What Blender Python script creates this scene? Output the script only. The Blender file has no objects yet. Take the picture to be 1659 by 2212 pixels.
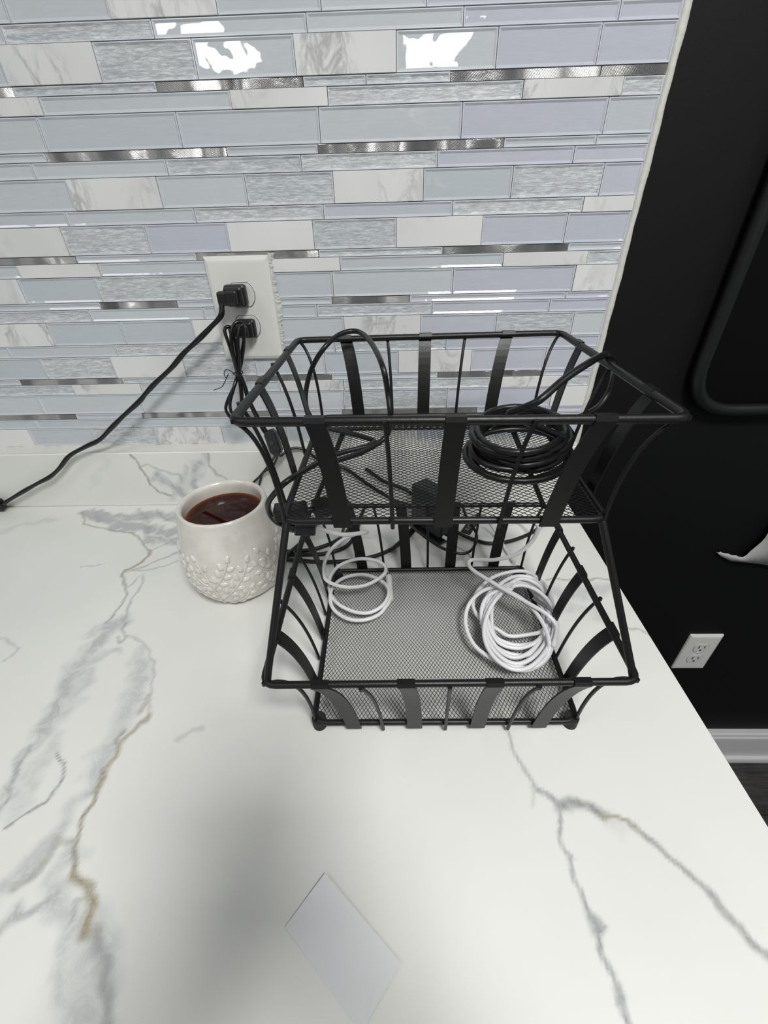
import bpy, bmesh, math, random
import numpy as np
from mathutils import Vector, Matrix
random.seed(7)
SC = bpy.context.scene
COL = SC.collection
# ---------------------------------------------------------------- camera
# world: X right along the tiled wall, Y towards the wall (tile faces at Y=0), Z up from the countertop
W_IMG, H_IMG = 1659.0, 2212.0
F_PX, PITCH, YAW, ROLL = 919.51, 0.603503, -0.0299332, -0.0280848
CAM = Vector((0.0, -0.63593, 0.4046))
_cp, _sp, _cy, _sy = math.cos(PITCH), math.sin(PITCH), math.cos(YAW), math.sin(YAW)
FWD = Vector((_sy*_cp, _cy*_cp, -_sp))
_r0 = Vector((_cy, -_sy, 0)); _u0 = _r0.cross(FWD)
RGT = math.cos(ROLL)*_r0 + math.sin(ROLL)*_u0
UP = -math.sin(ROLL)*_r0 + math.cos(ROLL)*_u0
cam_data = bpy.data.cameras.new('camera'); cam = bpy.data.objects.new('camera', cam_data); COL.objects.link(cam)
cam_data.sensor_fit = 'VERTICAL'; cam_data.sensor_height = 24.0; cam_data.sensor_width = 18.0
cam_data.lens = F_PX/H_IMG*24.0; cam_data.clip_start = 0.01
M = Matrix.Identity(4)
for i in range(3):
    M[i][0] = RGT[i]; M[i][1] = UP[i]; M[i][2] = -FWD[i]; M[i][3] = CAM[i]
cam.matrix_world = M
SC.camera = cam

def at(px, py, z=None, y=None):
    """the point of the horizontal plane Z=z (or the upright plane Y=y) seen at a pixel of the photograph"""
    d = FWD + RGT*((px-W_IMG/2)/F_PX) + UP*((H_IMG/2-py)/F_PX)
    t = (z-CAM.z)/d.z if z is not None else (y-CAM.y)/d.y
    return CAM + d*t
# ---------------------------------------------------------------- world, lights, exposure
SC.view_settings.view_transform = 'Standard'; SC.view_settings.look = 'None'
SC.view_settings.gamma = 1.0; SC.view_settings.use_curve_mapping = False
SC.view_settings.exposure = -0.06
world = bpy.data.worlds.new('room_world'); SC.world = world; world.use_nodes = True
_bg = world.node_tree.nodes['Background']; _bg.inputs[0].default_value = (0.90, 0.95, 1.0, 1); _bg.inputs[1].default_value = 0.22
def area(name, loc, sx, sy, power, rot=(0, 0, 0), col=(1, 0.985, 0.96)):
    l = bpy.data.lights.new(name, 'AREA'); l.shape = 'RECTANGLE'; l.size = sx; l.size_y = sy; l.energy = power; l.color = col
    o = bpy.data.objects.new(name, l); o.location = loc; o.rotation_euler = rot; COL.objects.link(o); return o
CEIL = 1.53
area('ceiling_panel_overhead', (0.38, -1.22, CEIL-.01), 0.42, 0.42, 32.0)
area('ceiling_panel_side', (1.25, -0.9, CEIL-.01), 0.6, 0.6, 5.0)
area('ceiling_panel_left', (-1.4, -1.1, CEIL-.01), 0.6, 0.6, 7.0)
area('ceiling_panel_far_left', (-1.40, -4.15, CEIL-.01), 0.48, 1.15, 24.0)
area('ceiling_panel_far_right', (0.35, -4.35, CEIL-.01), 0.50, 1.15, 24.0)

# ---------------------------------------------------------------- helpers
def obj(name, me, mat=None, parent=None, loc=None):
    o = bpy.data.objects.new(name, me); COL.objects.link(o)
    if mat:
        for m in (mat if isinstance(mat, (list, tuple)) else [mat]):
            if len(me.materials) < (len(mat) if isinstance(mat, (list, tuple)) else 1): me.materials.append(m)
    if parent is not None: o.parent = parent
    if loc is not None: o.location = loc
    return o
def tag(o, label, cat, group=None, kind=None):
    o['label'] = label; o['category'] = cat
    if group: o['group'] = group
    if kind: o['kind'] = kind
    return o
def thing(name, loc, label, cat, group=None):
    o = bpy.data.objects.new(name, None); COL.objects.link(o); o.location = loc; o.empty_display_size = .02
    return tag(o, label, cat, group)
def mesh(name, vs, fs, smooth=False):
    me = bpy.data.meshes.new(name); me.from_pydata([tuple(v) for v in vs], [], fs); me.update()
    if smooth:
        for p in me.polygons: p.use_smooth = True
    return me
class MB:
    def __init__(s): s.v = []; s.f = []; s.sm = []
    def add(s, vs, fs, sm=False):
        b = len(s.v); s.v += [tuple(v) for v in vs]; s.f += [[i+b for i in f] for f in fs]; s.sm += [sm]*len(fs)
    def build(s, name, mat, parent=None, loc=None):
        me = bpy.data.meshes.new(name)
        off = Vector(loc) if loc is not None else Vector((0, 0, 0))
        me.from_pydata([(v[0]-off.x, v[1]-off.y, v[2]-off.z) for v in s.v], [], s.f); me.update()
        for p, k in zip(me.polygons, s.sm): p.use_smooth = k
        return obj(name, me, mat, parent, loc)
    def box(s, lo, hi, M=None, bev=0.0):
        bm = bmesh.new(); bmesh.ops.create_cube(bm, size=1)
        for v in bm.verts:
            v.co = Vector(((lo[0]+hi[0])/2+v.co.x*(hi[0]-lo[0]), (lo[1]+hi[1])/2+v.co.y*(hi[1]-lo[1]), (lo[2]+hi[2])/2+v.co.z*(hi[2]-lo[2])))
        if bev: bmesh.ops.bevel(bm, geom=bm.edges[:], offset=bev, segments=2, affect='EDGES', profile=.5)
        if M is not None: bm.transform(M)
        s.bm(bm)
    def bm(s, bm, sm=False):
        bm.verts.ensure_lookup_table(); bm.verts.index_update()
        s.add([v.co.copy() for v in bm.verts], [[v.index for v in f.verts] for f in bm.faces], sm); bm.free()
    def tube(s, pts, r, n=8, closed=False, caps=True, flat=1.0, rs=None):
        pts = [Vector(p) for p in pts]; N = len(pts); tang = []
        for i in range(N):
            a = pts[(i-1) % N] if (closed or i > 0) else pts[i]; b = pts[(i+1) % N] if (closed or i < N-1) else pts[i]
            d = b-a; tang.append(d.normalized() if d.length > 1e-9 else Vector((0, 0, 1)))
        nrm = tang[0].orthogonal().normalized() if abs(tang[0].z) > .95 else Vector((0, 0, 1)).cross(tang[0]).cross(tang[0]).normalized()*-1
        vs = []; prev = tang[0]
        for i in range(N):
            ax = prev.cross(tang[i])
            if ax.length > 1e-8: nrm = Matrix.Rotation(prev.angle(tang[i]), 3, ax.normalized()) @ nrm
            prev = tang[i]; b = tang[i].cross(nrm).normalized(); rr = rs[i] if rs else r
            for k in range(n):
                a = 2*math.pi*k/n; vs.append(pts[i]+nrm*(math.cos(a)*rr*flat)+b*(math.sin(a)*rr))
        fs = []
        for i in range(N if closed else N-1):
            j = (i+1) % N
            for k in range(n): k2 = (k+1) % n; fs.append([i*n+k, i*n+k2, j*n+k2, j*n+k])
        s.add(vs, fs, True)
        if caps and not closed:
            s.add(vs[:n], [list(range(n))[::-1]]); s.add(vs[-n:], [list(range(n))])
def crom(pts, sub=8, closed=False):
    pts = [Vector(p) for p in pts]; n = len(pts); out = []
    for i in range(n if closed else n-1):
        p1, p2 = pts[i], pts[(i+1) % n]
        p0 = pts[(i-1) % n] if (closed or i > 0) else p1*2-p2
        p3 = pts[(i+2) % n] if (closed or i < n-2) else p2*2-p1
        for k in range(sub):
            t = k/sub
            out.append(.5*((2*p1)+(p2-p0)*t+(2*p0-5*p1+4*p2-p3)*t*t+(3*p1-p0-3*p2+p3)*t**3))
    if not closed: out.append(pts[-1])
    return out
def rrect(cs, r, seg=5):
    """closed loop through corner points with rounded corners"""
    out = []; n = len(cs)
    for i in range(n):
        p, c, q = Vector(cs[i-1]), Vector(cs[i]), Vector(cs[(i+1) % n])
        a = c+(p-c).normalized()*r; b = c+(q-c).normalized()*r
        for k in range(seg+1):
            t = k/seg; out.append(a*(1-t)**2+c*2*t*(1-t)+b*t*t)
    return out
def lathe(mb, prof, c, n=64, cap=False):
    vs = []; fs = []
    for r, z in prof:
        for k in range(n):
            a = 2*math.pi*k/n; vs.append((c[0]+r*math.cos(a), c[1]+r*math.sin(a), c[2]+z))
    for i in range(len(prof)-1):
        for k in range(n): k2 = (k+1) % n; fs.append([i*n+k, i*n+k2, (i+1)*n+k2, (i+1)*n+k])
    mb.add(vs, fs, True)
# ---------------------------------------------------------------- materials
class NT:
    def __init__(s, name):
        s.m = bpy.data.materials.new(name); s.m.use_nodes = True; s.n = s.m.node_tree.nodes; s.l = s.m.node_tree.links
        s.b = s.n['Principled BSDF']
    def new(s, t, **kw):
        n = s.n.new(t)
        for k, v in kw.items():
            if k in n.inputs: n.inputs[k].default_value = v
            else: setattr(n, k, v)
        return n
    def link(s, a, b): s.l.new(a, b)
    def set(s, **kw):
        for k, v in kw.items(): s.b.inputs[{'Specular_IOR_Level': 'Specular IOR Level'}.get(k, k.replace('_', ' '))].default_value = v
        return s
    def coords(s, scale=(1, 1, 1), rand=True):
        tc = s.new('ShaderNodeTexCoord'); mp = s.new('ShaderNodeMapping'); mp.inputs['Scale'].default_value = scale
        if rand:
            oi = s.new('ShaderNodeObjectInfo'); ml = s.new('ShaderNodeVectorMath', operation='SCALE'); ml.inputs[0].default_value = (7.1, 3.3, 5.7)
            s.link(oi.outputs['Random'], ml.inputs['Scale'])
            ad = s.new('ShaderNodeVectorMath', operation='ADD'); s.link(tc.outputs['Object'], ad.inputs[0]); s.link(ml.outputs[0], ad.inputs[1]); s.link(ad.outputs[0], mp.inputs[0])
        else: s.link(tc.outputs['Object'], mp.inputs[0])
        return mp.outputs[0]
    def noise(s, vec, scale, detail=3, rough=.5, dist=0):
        n = s.new('ShaderNodeTexNoise'); n.inputs['Scale'].default_value = scale; n.inputs['Detail'].default_value = detail
        n.inputs['Roughness'].default_value = rough; n.inputs['Distortion'].default_value = dist; s.link(vec, n.inputs['Vector']); return n.outputs[0]
    def ramp(s, fac, stops):
        r = s.new('ShaderNodeValToRGB'); e = r.color_ramp.elements
        while len(e) < len(stops): e.new(.5)
        for q, (p, c) in zip(e, stops): q.position = p; q.color = (*c, 1) if len(c) == 3 else c
        s.link(fac, r.inputs[0]); return r.outputs[0]
    def bump(s, h, strength, dist=.001):
        b = s.new('ShaderNodeBump'); b.inputs['Strength'].default_value = strength; b.inputs['Distance'].default_value = dist
        s.link(h, b.inputs['Height']); s.link(b.outputs[0], s.b.inputs['Normal']); return b
    def math(s, op, a, b=None, c=None):
        n = s.new('ShaderNodeMath', operation=op)
        for i, v in enumerate((a, b, c)):
            if v is None: continue
            if isinstance(v, (int, float)): n.inputs[i].default_value = v
            else: s.link(v, n.inputs[i])
        return n.outputs[0]
    def mix(s, f, a, b):
        n = s.new('ShaderNodeMix', data_type='RGBA')
        if isinstance(f, (int, float)): n.inputs[0].default_value = f
        else: s.link(f, n.inputs[0])
        for i, v in ((6, a), (7, b)):
            if isinstance(v, tuple): n.inputs[i].default_value = (*v, 1)
            else: s.link(v, n.inputs[i])
        return n.outputs[2]
def plain(name, col, rough=.5, metal=0, bump=None, **kw):
    t = NT(name); t.set(Base_Color=(*col, 1), Roughness=rough, Metallic=metal, **kw)
    if bump: t.bump(t.noise(t.coords(), bump[0], 3), bump[1], bump[2])
    return t.m
def glass_mat(name, c1, c2, textured):
    t = NT(name); oi = t.new('ShaderNodeObjectInfo')
    col = t.ramp(oi.outputs['Random'], [(0, c1), (1, c2)])
    v = t.coords()
    if textured:
        st = t.coords((.30, 1, 2.2)); n1 = t.noise(st, 260, 5, .72, .6)
        base = t.ramp(n1, [(.36, (.74, .74, .75)), (.5, (.98, .98, .98)), (.64, (1.35, 1.35, 1.35))])
        mm = t.new('ShaderNodeMix', data_type='RGBA', blend_type='MULTIPLY'); mm.inputs[0].default_value = 1
        t.link(col, mm.inputs[6]); t.link(base, mm.inputs[7]); t.link(mm.outputs[2], t.b.inputs['Base Color'])
        t.set(Roughness=.16, IOR=1.5); t.bump(n1, .75, .0009)
    else:
        st = t.coords((1, 1, 9)); n1 = t.noise(st, 60, 3, .6)
        base = t.ramp(n1, [(.3, (.965, .965, .965)), (.7, (1.03, 1.03, 1.03))])
        mm = t.new('ShaderNodeMix', data_type='RGBA', blend_type='MULTIPLY'); mm.inputs[0].default_value = 1
        t.link(col, mm.inputs[6]); t.link(base, mm.inputs[7]); t.link(mm.outputs[2], t.b.inputs['Base Color'])
        t.set(Roughness=.02, IOR=1.52); t.bump(t.noise(v, 28, 1.5, .5), .35, .0022)
    return t.m
GL = glass_mat('blue_grey_glass', (.50, .545, .58), (.565, .60, .625), False)
GP = glass_mat('lavender_glass', (.50, .525, .59), (.53, .55, .61), False)
GT = glass_mat('rippled_glass', (.49, .525, .545), (.55, .58, .595), True)
def steel_mat():
    t = NT('brushed_steel'); v = t.coords((1, 1, 1))
    w = t.new('ShaderNodeTexWave', wave_type='RINGS', rings_direction='SPHERICAL'); w.inputs['Scale'].default_value = 260; w.inputs['Distortion'].default_value = 3; w.inputs['Detail'].default_value = 3
    sh = t.new('ShaderNodeMapping'); sh.inputs['Location'].default_value = (0, 0, .02); t.link(v, sh.inputs[0]); t.link(sh.outputs[0], w.inputs['Vector'])
    lo = t.noise(t.coords((1, 1, .3)), 22, .3); h = t.math('ADD', t.math('MULTIPLY', w.outputs[0], .003), lo)
    t.set(Base_Color=(.55, .545, .53, 1), Metallic=1, Roughness=.30); t.bump(h, 1.0, .050)
    return t.m
ST = steel_mat()
def tile_marble():
    t = NT('white_marble_tile'); v = t.coords((1, 1, .6))
    n = t.noise(t.coords((1.6, 1, .8)), 22, 4, .6, .5); r = t.ramp(n, [(.43, (0, 0, 0)), (.50, (1, 1, 1)), (.57, (0, 0, 0))])
    c = t.noise(v, 9, 2); base = t.ramp(c, [(.35, (.66, .67, .66)), (.65, (.74, .75, .735))])
    k = t.math('MULTIPLY', r, t.ramp(t.noise(v, 14, 2), [(.50, (0, 0, 0)), (.68, (.75, .75, .75))]))
    t.link(t.mix(k, base, (.34, .345, .345)), t.b.inputs['Base Color']); t.set(Roughness=.32)
    return t.m
MT = tile_marble()
GEDGE = plain('glass_edge', (.66, .69, .74), .15)
GROUT = plain('grey_mortar', (.42, .42, .47), .9, bump=(300, .4, .001))
CAULK = plain('white_caulk', (.62, .62, .58), .5, bump=(90, .5, .002))
WHITE_PL = plain('white_plastic', (.70, .70, .67), .28)
WHITE_RE = plain('white_receptacle', (.66, .66, .64), .25)
SLOT = plain('dark_slot', (.02, .02, .02), .6)
SCREW = plain('painted_screw', (.6, .6, .57), .35, .3)
BLACKWALL = plain('matte_black_paint', (.0035, .0038, .0038), .6, bump=(220, .25, .0006), Specular_IOR_Level=.22)
BLACKPL = plain('black_plastic', (.009, .009, .0095), .38)
BLACKRUB = plain('black_cable_rubber', (.006, .006, .0065), .38, bump=(60, .15, .001))
BLACKGLOSS = plain('black_cord_vinyl', (.006, .006, .0065), .25)
METAL = plain('black_powder_coated_metal', (.0065, .0068, .0065), .40, 0, bump=(700, .3, .0003), Specular_IOR_Level=.4)
RUBBER = plain('black_rubber_foot', (.01, .01, .01), .7)
WCORD = plain('white_cord_vinyl', (.74, .74, .76), .35)
WPLUG = plain('white_plug_plastic', (.72, .72, .68), .3)
JACK = plain('jack_metal', (.35, .33, .32), .25, 1)
GREYTAG = plain('grey_tag', (.12, .12, .13), .4)
DARKGREYPL = plain('charcoal_plastic', (.030, .034, .034), .45)
PAPER = plain('white_paper', (.665, .68, .695), .7, bump=(25, .15, .001))
BBOARD = plain('white_trim_paint', (.62, .62, .63), .3)
PRINT = plain('light_print', (.5, .5, .5), .5)
# mosaic rows from the top: tile kinds, bottom Z, seams X (G glass, T rippled glass, M marble, S steel)
ROWS = [
('GGMGGG', 0.5771, [-0.3856, -0.2816, -0.1724, -0.0678, 0.0372]),
('GTGGGG', 0.5625, [-0.3989, -0.242, -0.0837, 0.0749, 0.23]),
('GMTGMGGG', 0.5314, [-0.4111, -0.3092, -0.2047, -0.0989, 0.0072, 0.1114, 0.2157]),
('STSTTSS', 0.5229, [-0.41, -0.2524, -0.0928, -0.0254, 0.0648, 0.2226]),
('MGMTMT', 0.5073, [-0.3854, -0.1736, -0.0676, 0.143, 0.2485]),
('GGGGGG', 0.4762, [-0.3949, -0.2379, -0.079, 0.0795, 0.237]),
('GSGSGG', 0.4675, [-0.4008, -0.1884, -0.0832, 0.1286, 0.2321]),
('GGTTGG', 0.4517, [-0.4215, -0.2622, -0.1038, 0.054, 0.2097]),
('GMGTMGTG', 0.4206, [-0.387, -0.2783, -0.1731, -0.0681, 0.0385, 0.1428, 0.2474]),
('GGTGTM', 0.4051, [-0.4026, -0.2417, -0.0827, 0.0746, 0.2314]),
('MTGMTMGG', 0.3737, [-0.4159, -0.3088, -0.2053, -0.0978, 0.0061, 0.1124, 0.2157]),
('SGSTSG', 0.3651, [-0.4099, -0.2522, -0.0936, 0.0651, 0.2228]),
('GMGMGMT', 0.3495, [-0.4911, -0.3844, -0.1886, -0.067, 0.1431, 0.2495]),
('GTGGGM', 0.319, [-0.3952, -0.1931, -0.0784, 0.0804, 0.2384]),
('GSGGSGG', 0.3102, [-0.4004, -0.2937, -0.1989, -0.0816, 0.0237, 0.232]),
('TGGGTGG', 0.2944, [-0.4195, -0.2603, -0.2016, -0.1032, 0.0543, 0.2128]),
('MGGMGMGTG', 0.2636, [-0.4871, -0.3819, -0.2795, -0.2051, -0.0673, 0.0392, 0.1437, 0.249]),
('GGTGTG', 0.2473, [-0.5594, -0.401, -0.2047, -0.0827, 0.0759]),
('GTMTGGMGG', 0.2162, [-0.52, -0.4132, -0.3082, -0.2024, -0.0992, 0.008, 0.1138, 0.2196]),
('GSTSGSG', 0.2073, [-0.5662, -0.4087, -0.2206, -0.0912, 0.0661, 0.2214]),
('TMGMTMT', 0.1914, [-0.4882, -0.3841, -0.171, -0.0744, 0.145, 0.249]),
('GGGGTGM', 0.1607, [-0.5523, -0.3923, -0.1983, -0.0762, 0.082, 0.2398]),
('SGSGSGG', 0.1519, [-0.5039, -0.3977, -0.1855, -0.0796, 0.1295, 0.2351]),
('GGGGG', 0.1367, [-0.5746, -0.4182, -0.1011, 0.1094]),
('MGTMGGMGG', 0.1067, [-0.5938, -0.4895, -0.3854, -0.2775, -0.1727, -0.0673, 0.0384, 0.2104]),
]
# ================================================================ the setting
FLOOR = -0.914
def struct(o): o['kind'] = 'structure'; return o
m = MB(); m.box((-2.4, .008, FLOOR-.02), (2.6, .12, 1.75)); wall = struct(m.build('wall_back', BLACKWALL))
m = MB(); m.box((-2.4, -3.0, FLOOR-.12), (2.6, .008, FLOOR-.008)); 
FLM = NT('dark_floor_gap'); FLM.set(Base_Color=(.02, .02, .02, 1), Roughness=.8)
floor = struct(m.build('floor', FLM.m))
m = MB(); m.box((-.85, .0035, .100), (.2925, .0081, .66)); m.build('mortar_bed', GROUT, wall)
# floor planks
def wood():
    t = NT('grey_wood_plank'); v = t.coords((1.2, 14, 1)); n = t.noise(v, 9, 6, .65, .4)
    t.link(t.ramp(n, [(.3, (.018, .017, .017)), (.6, (.055, .052, .050)), (.8, (.10, .096, .09))]), t.b.inputs['Base Color']); t.set(Roughness=.45); t.bump(n, .4, .001); return t.m
WOOD = wood()
pm = {}
for j in range(4):
    y1 = -.002-j*.15; x = -.6-.37*(j % 3)
    while x < 2.2:
        key = 'p'
        if key not in pm:
            q = MB(); q.box((0, 0, 0), (1.2-.002, .148, .008), bev=.0012); o = q.build('floor_plank', WOOD, floor); pm[key] = o.data; COL.objects.unlink(o); bpy.data.objects.remove(o)
        obj('floor_plank', pm[key], None, floor, (x, y1-.148, FLOOR-.008)); x += 1.2
# baseboard: flat board with moulded top and shoe
prof = [(.008, .131), (-.004, .131), (-.0075, .127), (-.0085, .121), (-.006, .116), (-.0095, .111), (-.010, .100), (-.010, .018), (-.019, .016), (-.021, .008), (-.021, 0), (.008, 0)]
vs = []; fs = []
for X in (.30, 2.4):
    for y, z in prof: vs.append((X, y, FLOOR+z))
n = len(prof)
for i in range(n): j = (i+1) % n; fs.append([i, j, n+j, n+i])
fs += [list(range(n))[::-1], list(range(n, 2*n))]
struct(obj('baseboard_back', mesh('baseboard_back', vs, fs), BBOARD))
# ---------------------------------------------------------------- mosaic tiles, each its own piece of the wall
def tile_mesh(w, h, depth, ty, front):
    L = {'G': [(0, .004), (0, .0006), (.0003, 0), (.0010, 0), (.0030, .0010)], 'M': [(0, .005), (0, .0003), (.0003, 0)], 'S': [(0, .004), (0, .0003), (.0003, 0)]}[ty if ty in 'MS' else 'G']
    vs = []; fs = []
    for ins, y in L:
        a, b = w/2-ins, h/2-ins
        vs += [(-a, y+front, -b), (a, y+front, -b), (a, y+front, b), (-a, y+front, b)]
    for i in range(len(L)-1):
        for k in range(4): k2 = (k+1) % 4; fs.append([i*4+k, i*4+k2, (i+1)*4+k2, (i+1)*4+k])
    e = (len(L)-1)*4; fs.append([e, e+1, e+2, e+3])
    me = mesh('tile', vs, fs)
    if len(L) == 5:
        me.materials.append(None); me.materials.append(GEDGE)
        for i in range(8, 12): me.polygons[i].material_index = 1
    return me
NAMES = {'G': 'glass_tile', 'T': 'rippled_glass_tile', 'M': 'marble_tile', 'S': 'steel_tile'}
XR = .2915
def lay(z0, z1, xs, tys):
    gap = .0005
    for a, b, ty in zip(xs[:-1], xs[1:], tys):
        if b-a < .004: continue
        w, h = b-a-gap, z1-z0-gap
        front = {'M': -.0010, 'S': .0004}.get(ty, 0)+random.uniform(-.0002, .0002)
        mt = {'M': MT, 'S': ST, 'T': GT}.get(ty, GL)
        if ty == 'G' and (random.random() < (.75 if b > .2 else .06)): mt = GP
        me = tile_mesh(w, h, .004, ty, front)
        if me.materials: me.materials[0] = mt
        o = obj(NAMES[ty], me, None if me.materials else mt, wall, ((a+b)/2, 0, (z0+z1)/2))
        o.rotation_euler = (random.uniform(-.006, .006), 0, 0) if ty == 'S' else (random.uniform(-.004, .004), 0, random.uniform(-.002, .002))
for i, (tys, zb, seams) in enumerate(ROWS):
    zt = ROWS[i-1][1] if i else zb+.031
    pat = list(tys); xs = list(seams)
    step = {0: .105}.get(0); hgt = zt-zb
    step = .105 if hgt > .022 else .158 if hgt > .012 else .158
    x = xs[0]-step if xs[0] > -.60 else xs[0]-step
    xs = [x]+xs+[XR]
    while xs[0] > -.80:
        xs = [xs[0]-step]+xs; pat = [random.choice('GGTM' if hgt > .012 else 'GGS')]+pat
    lay(zb, zt, xs, pat)
zt = ROWS[0][1]+.031
for h in (.0158, .0155, .0088):
    xs = [-.80+random.uniform(0, .1)]; 
    while xs[-1] < XR-.16: xs.append(xs[-1]+.158)
    xs.append(XR); lay(zt, zt+h, xs, [random.choice('GGTMS' if h < .01 else 'GGTM') for _ in xs]); zt += h
# caulk bead at the end of the mosaic, uneven edges
vs = []; fs = []; N = 240
rnd = random.Random(3)
for i in range(N+1):
    z = .075+(zt-.075)*i/N
    wob = .0004*math.sin(i*.13)+.0003*math.sin(i*.41+1)+rnd.uniform(-.0001, .0001); w2 = .0004*math.sin(i*.23+2)+rnd.uniform(-.0001, .0001)
    l, r = .2905+w2, .3010+wob
    for x, y in ((l, .002), (l+.0008, -.0016), (l+(r-l)*.4, -.0028+.0002*math.sin(i*.13)), (r-.0022, -.0018), (r, .0085)): vs.append((x, y, z))
for i in range(N):
    for k in range(4): fs.append([i*5+k, i*5+k+1, i*5+k+6, i*5+k+5])
struct(obj('trim_1', mesh('trim_1', vs, fs, True), CAULK))
# ---------------------------------------------------------------- marble counter with veins
def px_list(pts, z=None, y=None): return np.array([tuple(at(a, b, z=z, y=y)) for a, b in pts])
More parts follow.
